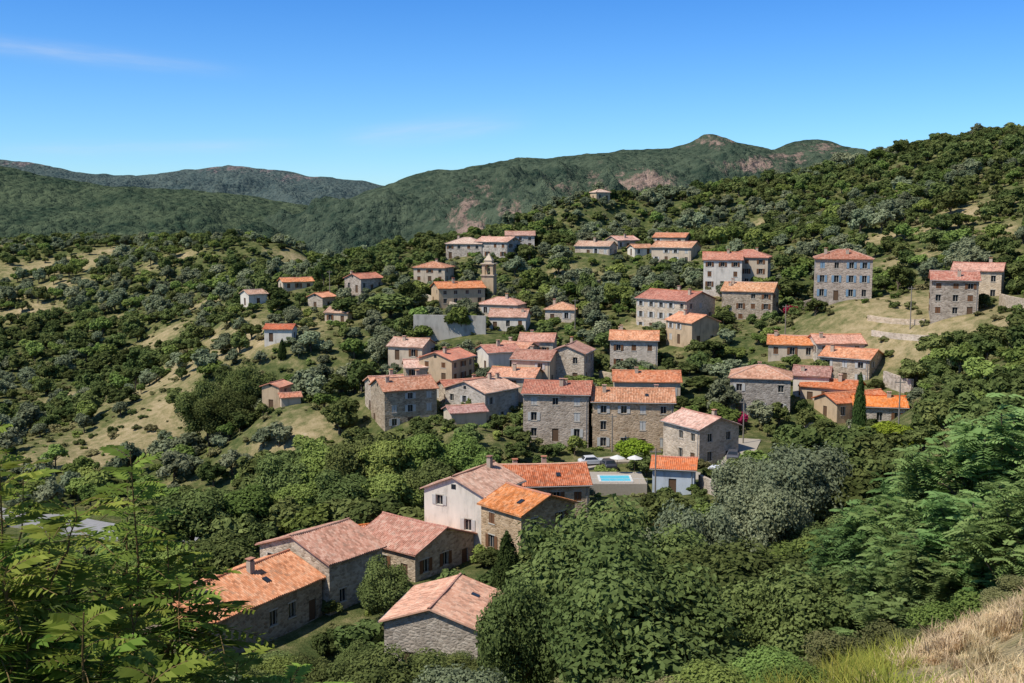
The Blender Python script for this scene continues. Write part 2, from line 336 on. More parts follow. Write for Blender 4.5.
def mountain(name,ridge,d,hf,hb,nx,ny,amp,mat,seed,rocks=()):
    rp=np.array([G(a,b2,d) for a,b2 in ridge]); x=np.linspace(rp[0,0],rp[-1,0],nx)
    R=np.interp(x,rp[:,0],rp[:,2])
    for _ in range(2): R[1:-1]=(R[:-2]+R[1:-1]*2+R[2:])/4
    y=np.concatenate([np.linspace(d-hf,d,ny),np.linspace(d,d+hb,ny//4)[1:]])
    V=[];rk=[]
    base=-180
    for j,yy in enumerate(y):
        for i,xx in enumerate(x):
            tt=(yy-(d-hf))/hf if yy<=d else 1-(yy-d)/hb
            wx=xx+180*mn.noise((xx*.002,yy*.002,seed+9.0))
            rg=mn.ridged_multi_fractal((wx*.0020,yy*.0011,seed*3.1),.9,2.1,6,1.0,2.0)-1.2
            fb=mn.fractal((xx*.008,yy*.008,seed),.8,2.0,5)
            env=5.5*tt*(1-tt)**1.6
            z=base+(R[i]-base)*(tt**.85)+amp*rg*env+ (amp*.17*fb)*min(1,tt*3)*(1-.6*tt**6)
            V.append((xx,yy,z))
            r0=0
            if rocks:
                u=512+F*xx/yy; v=215-F*z/yy
                for (a,b2,ra,rb) in rocks: r0=max(r0,math.exp(-((u-a)/ra)**2-((v-b2)/rb)**2))
            rk.append(r0)
    ny_=len(y); I=(np.arange(ny_-1)[:,None]*nx+np.arange(nx-1)[None]).ravel(); Fq=np.stack([I,I+1,I+nx+1,I+nx],1)
    me=mk(name,V,Fq,[mat],smooth=True); a=me.attributes.new('rock','FLOAT','POINT'); a.data.foreach_set('value',np.array(rk,dtype=np.float32)); ob(name,me)
mountain('mountain',[(120,300),(220,262),(290,228),(330,208),(378,188),(430,171),(480,164),(520,158),(560,156),(590,153),(640,150),(672,147),(690,141),(706,134),(722,137),(735,142),(752,145),(770,149),(790,142),(815,140),(838,146),(870,163),(1000,195),(1300,240)],
 3300,1900,1500,420,180,125,mtmat('mountain_scrub',(.028,.052,.038),(.105,.135,.085),(.44,.31,.24)),2.3,((640,179,48,12),(600,184,16,14),(495,190,30,10),(465,222,26,26),(702,142,34,8),(820,148,22,7),(520,218,24,16),(560,188,18,9),(745,165,30,9),(790,160,24,8)))
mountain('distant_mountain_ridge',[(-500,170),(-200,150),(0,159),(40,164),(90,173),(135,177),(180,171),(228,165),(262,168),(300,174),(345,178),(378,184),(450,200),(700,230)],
 5200,2200,2000,320,120,140,mtmat('far_mountain_scrub_hazed',(.045,.078,.082),(.125,.16,.14),(.33,.27,.25)),5.7,((245,168,60,5),(30,165,50,4),(300,178,35,4)))  # scrub colours shifted to blue, distance haze put into the albedo
mountain('foothill_ridge',[(-500,150),(-200,158),(0,166),(50,176),(110,186),(190,190),(240,194),(300,204),(340,218),(420,260),(520,300)],
 2500,1300,1200,320,120,85,mtmat('foothill_scrub',(.028,.052,.035),(.105,.135,.075),(.3,.24,.2)),8.1)
# ---------- BUILDING MATERIALS ----------
def stonemat(name,cols,mort,sc_=2.2):
    m,nt,out=newmat(name); b_=NB(nt); tc=b_.n('ShaderNodeTexCoord').outputs['Object']
    mp=b_.n('ShaderNodeMapping'); nt.links.new(tc,mp.inputs[0]); mp.inputs['Scale'].default_value=(1,1,1.7)
    v=b_.n('ShaderNodeTexVoronoi'); nt.links.new(mp.outputs[0],v.inputs['Vector']); v.inputs['Scale'].default_value=sc_
    v2=b_.n('ShaderNodeTexVoronoi',feature='DISTANCE_TO_EDGE'); nt.links.new(mp.outputs[0],v2.inputs['Vector']); v2.inputs['Scale'].default_value=sc_
    sx=b_.n('ShaderNodeSeparateColor'); nt.links.new(v.outputs['Color'],sx.inputs[0])
    c=b_.ramp(sx.outputs[0],[(0,cols[0]),(.5,cols[1]),(1,cols[2])])
    e=b_.ramp(v2.outputs[0],[(.02,(1,1,1)),(.08,(0,0,0))]); c=b_.mix(b_.math('MULTIPLY',e,.8),c,mort)
    nz=b_.noise(tc,.5,5,.6); c=b_.mix(.8,c,b_.mix(nz,(.45,.45,.45),(1.55,1.5,1.45)),'MULTIPLY')
    hs=b_.n('ShaderNodeHueSaturation'); b_.set(hs.inputs['Color'],c); oi=b_.n('ShaderNodeObjectInfo').outputs['Random']
    b_.set(hs.inputs['Value'],b_.math('ADD',b_.math('MULTIPLY',oi,.35),.85)); b_.set(hs.inputs['Saturation'],b_.math('ADD',b_.math('MULTIPLY',b_.math('FRACT',b_.math('MULTIPLY',oi,7.7)),.5),.68))
    b_.bsdf(hs.outputs[0],.92,b_.bump(b_.math('ADD',v2.outputs[0],b_.math('MULTIPLY',b_.noise(tc,9,2),.3)),.8,.1),.15,out); return m
def plastermat(name,col):
    m,nt,out=newmat(name); b_=NB(nt); tc=b_.n('ShaderNodeTexCoord').outputs['Object']
    mp=b_.n('ShaderNodeMapping'); nt.links.new(tc,mp.inputs[0]); mp.inputs['Scale'].default_value=(1,1,.25)
    st=b_.noise(mp.outputs[0],1.3,4,.65); n2=b_.noise(tc,.5,4); f=b_.math('ADD',b_.math('MULTIPLY',st,.6),b_.math('MULTIPLY',n2,.4))
    c=b_.ramp(f,[(.3,[v*.58 for v in col]),(.5,col),(.7,[min(.85,v*1.14) for v in col])])
    b_.bsdf(c,.9,b_.bump(b_.noise(tc,14,2),.3,.03),.15,out); return m
WM={'stone':stonemat('granite_rubble',((.25,.2,.145),(.385,.31,.23),(.5,.42,.32)),(.45,.37,.28)),
 'ochre':stonemat('ochre_rubble',((.28,.2,.13),(.4,.3,.2),(.5,.385,.27)),(.45,.35,.25)),
 'beige':plastermat('beige_plaster',(.55,.44,.32)),'beige2':stonemat('pale_rubble',((.36,.29,.21),(.48,.39,.29),(.56,.47,.36)),(.52,.43,.33)),
 'white':plastermat('white_plaster',(.68,.61,.51)),'ochre2':plastermat('ochre_plaster',(.52,.38,.24)),'blue':plastermat('pale_blue_plaster',(.5,.54,.58)),
 'conc':plastermat('grey_concrete',(.4,.37,.32))}
def roofmat(name,c0,c1,c2):
    m,nt,out=newmat(name); b_=NB(nt); uv=b_.n('ShaderNodeUVMap',uv_map='UVMap').outputs[0]
    sx=b_.n('ShaderNodeSeparateXYZ'); nt.links.new(uv,sx.inputs[0])
    fu=b_.math('FLOOR',b_.math('DIVIDE',sx.outputs[0],.25)); fv=b_.math('FLOOR',b_.math('DIVIDE',sx.outputs[1],.4))
    cb=b_.n('ShaderNodeCombineXYZ'); b_.set(cb.inputs[0],fu); b_.set(cb.inputs[1],fv); oi=b_.n('ShaderNodeObjectInfo').outputs['Random']; b_.set(cb.inputs[2],oi)
    wn=b_.n('ShaderNodeTexWhiteNoise'); nt.links.new(cb.outputs[0],wn.inputs[0])
    tc=b_.n('ShaderNodeTexCoord').outputs['Object']; big=b_.noise(tc,.45,5,.7)
    f=b_.math('ADD',b_.math('MULTIPLY',wn.outputs[0],.55),b_.math('MULTIPLY',b_.math('SUBTRACT',big,.25),1.0))
    c=b_.ramp(f,[(.12,c0),(.5,c1),(.95,c2)])
    lich=b_.ramp(b_.noise(tc,1.5,6,.75),[(.49,(0,0,0)),(.68,(.65,.65,.65))]); c=b_.mix(lich,c,(.26,.185,.13))
    hs=b_.n('ShaderNodeHueSaturation'); b_.set(hs.inputs['Color'],c); b_.set(hs.inputs['Value'],b_.math('ADD',b_.math('MULTIPLY',oi,.4),.82)); b_.set(hs.inputs['Hue'],b_.math('ADD',b_.math('MULTIPLY',oi,.02),.488))
    b_.set(hs.inputs['Saturation'],b_.math('ADD',b_.math('MULTIPLY',b_.math('FRACT',b_.math('MULTIPLY',oi,11.3)),.3),.76))
    fr=b_.math('FRACT',b_.math('DIVIDE',sx.outputs[1],.4))
    b_.bsdf(hs.outputs[0],.85,b_.bump(fr,.8,.05),.2,out); return m
RM={'orange':roofmat('terracotta_tiles',(.3,.1,.045),(.54,.195,.09),(.66,.33,.19)),'new':roofmat('new_terracotta_tiles',(.45,.12,.04),(.59,.17,.06),(.66,.26,.12)),
 'old':roofmat('aged_tiles',(.25,.115,.065),(.47,.215,.125),(.6,.37,.25)),'pink':roofmat('pink_tiles',(.33,.145,.09),(.55,.255,.165),(.64,.42,.3)),'pale':roofmat('pale_tiles',(.32,.19,.125),(.48,.29,.2),(.57,.42,.31))}
m,nt,out=newmat('window_glass'); b_=NB(nt); b_.bsdf((.02,.025,.03),.12,None,.5,out); GLASS=m
SHM={'brown':plain('brown_shutter',(.17,.085,.045)),'white':plain('white_shutter',(.5,.48,.44)),'blue':plain('blue_shutter',(.2,.3,.38)),'none':plain('wood_door',(.14,.09,.06))}
TRIM=plain('window_trim',(.5,.45,.37)); DOOR=plain('wood_door2',(.13,.08,.05)); CHM=plain('chimney_plaster',(.46,.37,.28)); GUT=plain('zinc_gutter',(.3,.28,.26),.5)
def box(V,Fc,x0,x1,y0,y1,z0,z1,T=None):
    i=len(V); pts=[(x0,y0,z0),(x1,y0,z0),(x1,y1,z0),(x0,y1,z0),(x0,y0,z1),(x1,y0,z1),(x1,y1,z1),(x0,y1,z1)]
    if T: pts=[T(*p) for p in pts]
    V.extend(pts); Fc.extend([(i,i+3,i+2,i+1),(i+4,i+5,i+6,i+7),(i,i+1,i+5,i+4),(i+1,i+2,i+6,i+5),(i+2,i+3,i+7,i+6),(i+3,i,i+4,i+7)])
def facade(T,L,H,rects,WV,WF,GV,GF):
    xs=sorted({0,L}|{r[0] for r in rects}|{r[1] for r in rects}); zs=sorted({-5.0,H}|{r[2] for r in rects}|{r[3] for r in rects})
    for a,b2 in zip(xs,xs[1:]):
        for c,d in zip(zs,zs[1:]):
            mx,mz=(a+b2)/2,(c+d)/2
            if any(r[0]<mx<r[1] and r[2]<mz<r[3] for r in rects): continue
            i=len(WV); WV.extend([T(a,0,c),T(b2,0,c),T(b2,0,d),T(a,0,d)]); WF.append((i,i+1,i+2,i+3))
    for r in rects:
        a,b2,c,d=r[:4]; q=.22
        i=len(WV); WV.extend([T(a,0,c),T(b2,0,c),T(b2,0,d),T(a,0,d),T(a,q,c),T(b2,q,c),T(b2,q,d),T(a,q,d)])
        WF.extend([(i,i+4,i+5,i+1),(i+1,i+5,i+6,i+2),(i+2,i+6,i+7,i+3),(i+3,i+7,i+4,i)])
        i=len(GV); GV.extend([T(a,q,c),T(b2,q,c),T(b2,q,d),T(a,q,d)]); GF.append((i,i+1,i+2,i+3))
def house(h,g,idx):
    name,px,py,d,W,D,H,yaw,rt,wall,rc,sh,nch=h; r=random.Random(idx*13+5)
    ya=math.radians(yaw); cy,sy=math.cos(ya),math.sin(ya)
    ext=(abs(W*sy)+abs(D*cy))/2
    L0=math.hypot(g[0],g[1]); loc=(g[0]*(1+ext*.9/L0),g[1]+ext*.9,g[2])
    E=bpy.data.objects.new(name,None); E.location=loc; E.rotation_euler=(0,0,ya); S.collection.objects.link(E); E.empty_display_size=1
    pt=math.tan(math.radians(r.uniform(18,23))); gh=D/2*pt
    WV,WF,GV,GF,TV,TF,SV,SF,DV,DF=[],[],[],[],[],[],[],[],[],[]
    sides=[(W,lambda x,y,z:(-W/2+x,-D/2+y,z),'f'),(D,lambda x,y,z:(W/2-y,-D/2+x,z),'s'),(W,lambda x,y,z:(W/2-x,D/2-y,z),'b'),(D,lambda x,y,z:(-W/2+y,D/2-x,z),'s')]
    nst=max(1,int(round(H/2.7))); fh=H/nst
    for si,(L,T,kd) in enumerate(sides):
        rects=[]; nc=max(1,int((L-.8)/(2.4 if kd!='s' else 2.8))); drc=r.randrange(nc)
        ww=.92; wh=min(1.4,fh*.52)
        for cidx in range(nc):
            cx=L*(cidx+.5)/nc+r.uniform(-.15,.15)
            for s in range(nst):
                isd=(s==0 and cidx==drc and kd in('f','s') and H>2.2)
                if isd: rects.append((cx-.5,cx+.5,.05,min(2.1,fh-.25),'d')); continue
                pr=.85 if kd!='s' else .6
                if name=='stone_house' and d<110: pr=.3
                if r.random()<pr and fh>2.0:
                    z0=s*fh+fh*.32; hh=wh*(1 if s<nst-1 or nst==1 else .85); rects.append((cx-ww/2,cx+ww/2,z0,z0+hh,'w'))
        facade(T,L,H,rects,WV,WF,GV,GF)
        if kd=='s' and rt=='g':
            i=len(WV); WV.extend([T(0,0,H),T(L,0,H),T(L/2,0,H+gh)]); WF.append((i,i+1,i+2))
            if r.random()<.5: box(GV,GF,L/2-.3,L/2+.3,-.03,.05,H+gh*.2,H+gh*.2+.55,T)
        for (a,b2,c,e,k) in rects:
            if k=='d': box(DV,DF,a+.03,b2-.03,.1,.16,c,e-.03,T); continue
            box(TV,TF,a-.08,b2+.08,-.05,.1,c-.11,c-.005,T)
            if d<200 or r.random()<.4: box(TV,TF,a-.1,b2+.1,-.025,.03,e+.003,e+.13,T)
            box(TV,TF,(a+b2)/2-.03,(a+b2)/2+.03,.16,.2,c+.01,e-.01,T)
            box(TV,TF,a+.01,a+.07,.16,.2,c+.01,e-.01,T); box(TV,TF,b2-.07,b2-.01,.16,.2,c+.01,e-.01,T)
            if sh!='none':
                q=r.random()
                if q<.5:
                    box(SV,SF,a-.5,a-.02,-.07,-.03,c,e,T); box(SV,SF,b2+.02,b2+.5,-.07,-.03,c,e,T)
                elif q<.8:
                    box(SV,SF,a+.01,(a+b2)/2-.035,.03,.08,c+.01,e-.01,T); box(SV,SF,(a+b2)/2+.035,b2-.01,.03,.08,c+.01,e-.01,T)
    ob('walls',mk('walls',WV,WF,[WM[wall]]),parent=E)
    if GV: ob('windows',mk('windows',GV,GF,[GLASS]),parent=E)
    if TV: ob('window_frames',mk('frames',TV,TF,[TRIM]),parent=E)
    if SV: ob('shutters',mk('shutters',SV,SF,[SHM[sh]]),parent=E)
    if DV: ob('door',mk('door',DV,DF,[DOOR]),parent=E)
    ov=.35; RV,RF,UV=[],[],[]
    def addf(pts,uvs):
        i=len(RV); RV.extend(pts); RF.append(tuple(range(i,i+len(pts)))); UV.extend(uvs)
    if rt=='g':
        step=.0625 if d<135 else .125; nseg=int((W+2*ov)/step); xx=np.linspace(-W/2-ov,W/2+ov,nseg+1); ye=D/2+ov; ze=H+gh-pt*ye; sl=math.hypot(ye,ye*pt)
        nr=5
        for sg in(-1,1):
            def pt_(i,j):
                v=j/nr; x=xx[i]; wv=.05*math.cos(2*math.pi*x/.25); sag=-.08*math.sin(math.pi*(x/(W+2*ov)+.5))*(1-v)+.035*math.sin(x*1.3+v*5+idx)
                return (x,sg*ye*v,H+gh+.16-pt*ye*v+wv+sag)
            for i in range(nseg):
                for j in range(nr):
                    q=[(i,j),(i+1,j),(i+1,j+1),(i,j+1)] if sg<0 else [(i,j),(i,j+1),(i+1,j+1),(i+1,j)]
                    q=q if sg<0 else q[::-1]
                    addf([pt_(a,b2) for a,b2 in q],[(xx[a]+50,sl*b2/nr+50+sg*20) for a,b2 in q])
            x0,x1=xx[0],xx[-1]; z0=H+gh+.02
            addf([(x0,0,z0),(x1,0,z0),(x1,sg*ye,ze+.02),(x0,sg*ye,ze+.02)],[(0,0)]*4)
            addf([(x0,sg*ye,ze+.02),(x1,sg*ye,ze+.02),(x1,sg*ye,ze+.13),(x0,sg*ye,ze+.13)],[(50,50)]*4)
            for xv in(x0,x1): addf([(xv,0,z0),(xv,sg*ye,ze+.02),(xv,sg*ye,ze+.17),(xv,0,z0+.16)],[(50,50)]*4)
        CV,CF=[],[]
        kx=int((W+2*ov)/.4)
        for i in range(kx):
            x0=-W/2-ov+i*(W+2*ov)/kx; sagz=-.08*math.sin(math.pi*(x0/(W+2*ov)+.5)); tube(CV,CF,(x0,0,H+gh+.15+sagz),(x0+(W+2*ov)/kx+.05,0,H+gh+.17+sagz),.15,.12,8)
    else:
        ex,ey=W/2+ov,D/2+ov; ze=H-pt*ov; rx=max(.2,W/2-D/2); zt=H+gh+.02
        c=[(-ex,-ey,ze+.12),(ex,-ey,ze+.12),(ex,ey,ze+.12),(-ex,ey,ze+.12)]; r0,r1=(-rx,0,zt+.12),(rx,0,zt+.12); sl=math.hypot(ey,gh)
        addf([c[0],c[1],r1,r0],[(50-ex,50+sl),(50+ex,50+sl),(50+rx,50),(50-rx,50)]); addf([c[2],c[3],r0,r1],[(50-ex,70+sl),(50+ex,70+sl),(50+rx,70),(50-rx,70)])
        addf([c[1],c[2],r1],[(50-ey,90+sl),(50+ey,90+sl),(50,90)]); addf([c[3],c[0],r0],[(50-ey,30+sl),(50+ey,30+sl),(50,30)])
        lo=[(p[0],p[1],ze-.02) for p in c]; addf(lo[::-1],[(0,0)]*4)
        for i in range(4): addf([lo[i],lo[(i+1)%4],c[(i+1)%4],c[i]],[(50,50)]*4)
        CV,CF=[],[]
        for p,q in((r0,r1),(c[0],r0),(c[3],r0),(c[1],r1),(c[2],r1)): tube(CV,CF,p,q,.13,.13,6)
    cm=mk('ridge_tiles',CV,CF,[RM[rc]]); cm.uv_layers.new(name='UVMap'); ob('ridge_tiles',cm,parent=E)
    zr=lambda y:H+gh-pt*abs(y)
    rm=mk('roof',RV,RF,[RM[rc]]); ul=rm.uv_layers.new(name='UVMap'); ul.data.foreach_set('uv',np.array(UV,dtype=np.float32).ravel()); ob('roof',rm,parent=E)
    CV,CF=[],[]; TV,TF=[],[]
    for k in range(nch):
        cx=r.uniform(-W*.4,W*.4); cyy=r.choice([-1,1])*D*r.uniform(.05,.3); z=zr(cyy); zt=z+r.uniform(.7,1.15)
        box(CV,CF,cx-.3,cx+.3,cyy-.25,cyy+.25,z-.3,zt)
        for sx_ in(-.25,.13): box(CV,CF,cx+sx_,cx+sx_+.12,cyy-.2,cyy+.2,zt,zt+.22)
        box(TV,TF,cx-.38,cx+.38,cyy-.33,cyy+.33,zt+.22,zt+.3)
    if CV: ob('chimney',mk('chimney',CV,CF,[CHM]),parent=E); ob('chimney_cap',mk('cap',TV,TF,[RM['old']]),parent=E)
    if rt=='g' and r.random()<.6 and H>3:
        GV2,GF2=[],[]
        for sg in(-1,1):
            yy=sg*(D/2+ov+.06); tube(GV2,GF2,(-W/2-ov,yy,H-pt*ov+.05),(W/2+ov,yy,H-pt*ov+.05),.07,.07,6)
            tube(GV2,GF2,(W/2-.3,sg*(D/2+.07),H-.2),(W/2-.3,sg*(D/2+.07),-.5),.05,.05,5)
        ob('gutter',mk('gutter',GV2,GF2,[GUT]),parent=E)
    if idx in (7,6,0,4,9):
        V2,F2=[],[]; yk=-D*.28; z=zr(yk)+.24; dz=.35*pt; V2=[(W*.15,yk-.35,z-dz),(W*.15+.55,yk-.35,z-dz),(W*.15+.55,yk+.35,z+dz),(W*.15,yk+.35,z+dz)]
        V2+=[(p[0],p[1],p[2]-.12) for p in V2]; F2=[(0,1,2,3),(0,4,5,1),(1,5,6,2),(2,6,7,3),(3,7,4,0)]
        ob('roof_window',mk('roof_window',V2,F2,[GLASS]),parent=E)
    return loc
HL=[]
for i,(h,g) in enumerate(zip(HS,HP)):
    loc=house(h,g,i); ya=math.radians(h[7]); hx=(abs(h[4]*math.cos(ya))+abs(h[5]*math.sin(ya)))/2
    s=F/h[3]; HL.append((loc[0],loc[1],h[1]-hx*s,h[1]+hx*s,h[2]-(h[6]+h[5]*.2)*s,h[2],h[3],max(h[4],h[5])/2))
# ---------- CHURCH TOWER ----------
def tower():
    g=G(489,303,282); E=bpy.data.objects.new('church_bell_tower',None); E.location=(g[0],g[1]+1.5,g[2]); E.rotation_euler=(0,0,math.radians(-15)); S.collection.objects.link(E)
    V,Fc=[],[]; a=1.6
    box(V,Fc,-a,a,-a,a,-5,7)
    for sx_ in(-1,1):
        for sy_ in(-1,1):
            x0,x1=sorted((sx_*a*.93,sx_*a*.45)); y0,y1=sorted((sy_*a*.93,sy_*a*.45)); box(V,Fc,x0,x1,y0,y1,7.25,9.1)
    for ax in range(4):
        rt=[lambda x,y,z:(x,y,z),lambda x,y,z:(-y,x,z),lambda x,y,z:(-x,-y,z),lambda x,y,z:(y,-x,z)][ax]
        R=a*.45; N=8
        for k in range(N):
            t0=math.pi*k/N;t1=math.pi*(k+1)/N; i=len(V)
            for yy in(-a*.93,-a*.45):
                V.extend([rt(-R*math.cos(t0),yy,9.1+R*math.sin(t0)),rt(-R*math.cos(t1),yy,9.1+R*math.sin(t1)),rt(-R*math.cos(t1),yy,9.95),rt(-R*math.cos(t0),yy,9.95)])
            Fc.extend([(i,i+1,i+2,i+3),(i+7,i+6,i+5,i+4),(i,i+4,i+5,i+1)])
        i=len(V); V.extend([rt(-a*.93,-a*.93,9.1),rt(-R,-a*.93,9.1),rt(-R,-a*.93,9.95),rt(-a*.93,-a*.93,9.95),rt(R,-a*.93,9.1),rt(a*.93,-a*.93,9.1),rt(a*.93,-a*.93,9.95),rt(R,-a*.93,9.95)]); Fc.extend([(i,i+1,i+2,i+3),(i+4,i+5,i+6,i+7)])
    ob('shaft',mk('shaft',V,Fc,[WM['ochre2']]),parent=E)
    V,Fc=[],[]; box(V,Fc,-a-.25,a+.25,-a-.25,a+.25,7.003,7.25); box(V,Fc,-a-.2,a+.2,-a-.2,a+.2,9.953,10.2); box(V,Fc,-a*.6,a*.6,-a*.6,a*.6,10.2,10.9)
    ob('cornices',mk('cornices',V,Fc,[WM['beige']]),parent=E)
    q=a*.7; V=[(-q,-q,10.9),(q,-q,10.9),(q,q,10.9),(-q,q,10.9),(-.35,-.35,12.1),(.35,-.35,12.1),(.35,.35,12.1),(-.35,.35,12.1),(0,0,12.8)]
    Fc=[(0,1,5,4),(1,2,6,5),(2,3,7,6),(3,0,4,7),(4,5,8),(5,6,8),(6,7,8),(7,4,8)]
    ob('spire',mk('spire',V,Fc,[WM['beige']]),parent=E)
    V,Fc=[],[]; tube(V,Fc,(0,0,8.2),(0,0,8.9),.45,.2,10); ob('bell',mk('bell',V,Fc,[plain('bronze',(.15,.1,.04),.4)]),parent=E)
tower()
# ---------- WALLS / ROADS ----------
def wall_line(name,pts,h,th,mat,below=2.0,top=None):
    V,Fc=[],[]; P3=[]
    for a,b2 in zip(pts,pts[1:]):
        for k in range(6):
            t=k/6; P3.append((a[0]+(b2[0]-a[0])*t,a[1]+(b2[1]-a[1])*t))
    P3.append(tuple(pts[-1][:2])); Z=tz([p[0] for p in P3],[p[1] for p in P3])
    for (a,za),(b2,zb) in zip(zip(P3,Z),list(zip(P3,Z))[1:]):
        dx,dy=b2[0]-a[0],b2[1]-a[1]; L=math.hypot(dx,dy)+1e-6; nx_,ny_=-dy/L*th/2,dx/L*th/2; i=len(V)
        ta=za+h if top is None else top; tb=zb+h if top is None else top
        V.extend([(a[0]-nx_,a[1]-ny_,za-below),(b2[0]-nx_,b2[1]-ny_,zb-below),(b2[0]-nx_,b2[1]-ny_,tb),(a[0]-nx_,a[1]-ny_,ta),(a[0]+nx_,a[1]+ny_,za-below),(b2[0]+nx_,b2[1]+ny_,zb-below),(b2[0]+nx_,b2[1]+ny_,tb),(a[0]+nx_,a[1]+ny_,ta)])
        Fc.extend([(i,i+1,i+2,i+3),(i+7,i+6,i+5,i+4),(i+3,i+2,i+6,i+7)])
        if a==P3[0]: Fc.append((i,i+3,i+7,i+4))
        if b2==P3[-1]: Fc.append((i+1,i+5,i+6,i+2))
    ob(name,mk(name,V,Fc,[mat]))
g0=G(414,345,246); g1=G(486,344,243)
wall_line('retaining_wall',[g0[:2],g1[:2]],0,.6,WM['conc'],3,top=G(450,315,245)[2])
for L_,h_,mt in [([(1000,306),(1030,312)],2.2,'beige2'),([(884,386),(912,394)],2.5,'stone'),([(570,418),(600,430)],2.0,'beige2'),([(700,488),(722,500)],1.8,'beige2'),
 ([(770,312),(815,306)],1.6,'stone'),([(690,300),(730,298)],1.5,'beige2'),([(540,300),(600,285)],1.3,'stone'),([(425,300),(480,318)],1.6,'beige2'),([(800,430),(850,436)],1.5,'stone'),
 ([(868,322),(925,326)],.9,'beige2'),([(872,336),(930,341)],.9,'beige2'),([(600,378),(625,384)],1.4,'beige2')]:
    wall_line('stone_wall',[hit(*p)[:2] for p in L_],h_,.5,WM[mt])
m,nt,out=newmat('asphalt'); b_=NB(nt); pos=b_.n('ShaderNodeNewGeometry').outputs['Position']
b_.bsdf(b_.ramp(b_.noise(pos,1.5,4,.7),[(.3,(.22,.21,.2)),(.7,(.32,.31,.3))]),.9,None,.2,out); ASPH=m
def road(name,pts,w,mat,lift=.12):
    q=np.array([p[:2] for p in pts]); N=14*(len(q)-1); t=np.linspace(0,len(q)-1,N+1); cx=np.interp(t,range(len(q)),q[:,0]); cyy=np.interp(t,range(len(q)),q[:,1])
    for _ in range(20): cx[1:-1]=(cx[:-2]+cx[2:])/2; cyy[1:-1]=(cyy[:-2]+cyy[2:])/2
    tx=np.gradient(cx);ty=np.gradient(cyy);L=np.hypot(tx,ty); nx_,ny_=-ty/L,tx/L; K=5; V=[]
    for k in range(K):
        o=(k/(K-1)-.5)*w; x=cx+nx_*o; y=cyy+ny_*o; V.append(np.stack([x,y,tz(x,y)],1))
    V=np.stack(V,1); zc=V[:,:,2].max(1)+lift; V[:,:,2]=zc[:,None]; V0=V.reshape(-1,3)
    Fq=[(i*K+k,i*K+k+1,(i+1)*K+k+1,(i+1)*K+k) for i in range(N) for k in range(K-1)]
    n0=len(V0); sk=V[:,[0,-1],:].copy(); sk[:,:,2]-=2; V1=np.concatenate([V0,sk.reshape(-1,3)])
    for i in range(N):
        Fq.append((i*K,(i+1)*K,n0+2*(i+1),n0+2*i)); Fq.append((i*K+K-1,n0+2*i+1,n0+2*(i+1)+1,(i+1)*K+K-1))
    ob(name,mk(name,V1.tolist(),Fq,[mat])); return list(zip(cx,cyy))
RP=[]
RP+=road('road',[hit(-90,506),hit(20,519),hit(70,527),hit(115,533),hit(190,548)],7.5,ASPH)
PAVE=plain('pale_paving',(.36,.31,.25),.9,.1)
RP+=road('village_street',[hit(575,470),hit(605,462),hit(650,460),hit(700,482),hit(735,470),hit(748,440)],4,PAVE)
tg=G(617,484,143); tgz=max(tg[2],tz1(tg[0],tg[1]+4)+.3,tz1(tg[0]+4,tg[1]+4)+.2,tz1(tg[0]-4,tg[1]+4)+.2)
E=bpy.data.objects.new('swimming_pool_terrace',None); E.location=(tg[0],tg[1]+3,tgz); S.collection.objects.link(E)
V,Fc=[],[]; box(V,Fc,-4,4,-3,4,-4,0); ob('terrace',mk('terrace',V,Fc,[PAVE]),parent=E)
V,Fc=[],[]
for bx in [(-2.3,2.3,-2.2,-1.9),(-2.3,2.3,1.3,1.6),(-2.3,-2,-1.9,1.3),(2,2.3,-1.9,1.3)]: box(V,Fc,*bx,.003,.15)
ob('pool_coping',mk('coping',V,Fc,[plain('white_stone',(.6,.57,.52))]),parent=E)
m,nt,out=newmat('pool_water'); b_=NB(nt); tc=b_.n('ShaderNodeTexCoord').outputs['Object']; b_.bsdf(b_.mix(b_.noise(tc,1.5),(.06,.45,.6),(.16,.62,.72)),.08,b_.bump(b_.noise(tc,4),.2,.03),.3,out)
V,Fc=[],[]; box(V,Fc,-2,2,-1.9,1.3,.004,.1); ob('water',mk('water',V,Fc,[m]),parent=E)
V,Fc=[],[]
for k in range(9): x=-4+k; tube(V,Fc,(x,-2.9,0),(x,-2.9,.7),.015,.015,4)
tube(V,Fc,(-4,-2.9,.7),(4,-2.9,.7),.015,.015,4); ob('railing',mk('railing',V,Fc,[plain('white_paint',(.7,.7,.7))]),parent=E)
def parasol(x,y,z):
    E=bpy.data.objects.new('parasol',None); E.location=(x,y,z); S.collection.objects.link(E)
    V,Fc=[],[]; tube(V,Fc,(0,0,0),(0,0,2.5),.03,.03); ob('pole',mk('pole',V,Fc,[SHM['none']]),parent=E)
    V,Fc=[(0,0,2.6)],[]
    for k in range(8): t=k*math.pi/4; V.append((1.1*math.cos(t),1.1*math.sin(t),2.15))
    for k in range(8): Fc.append((0,1+k,1+(k+1)%8))
    ob('canopy',mk('canopy',V,Fc,[plain('canvas',(.62,.6,.54))]),parent=E)
parasol(tg[0]+.6,tg[1]+6.2,tgz); parasol(tg[0]+3.0,tg[1]+6.0,tgz)
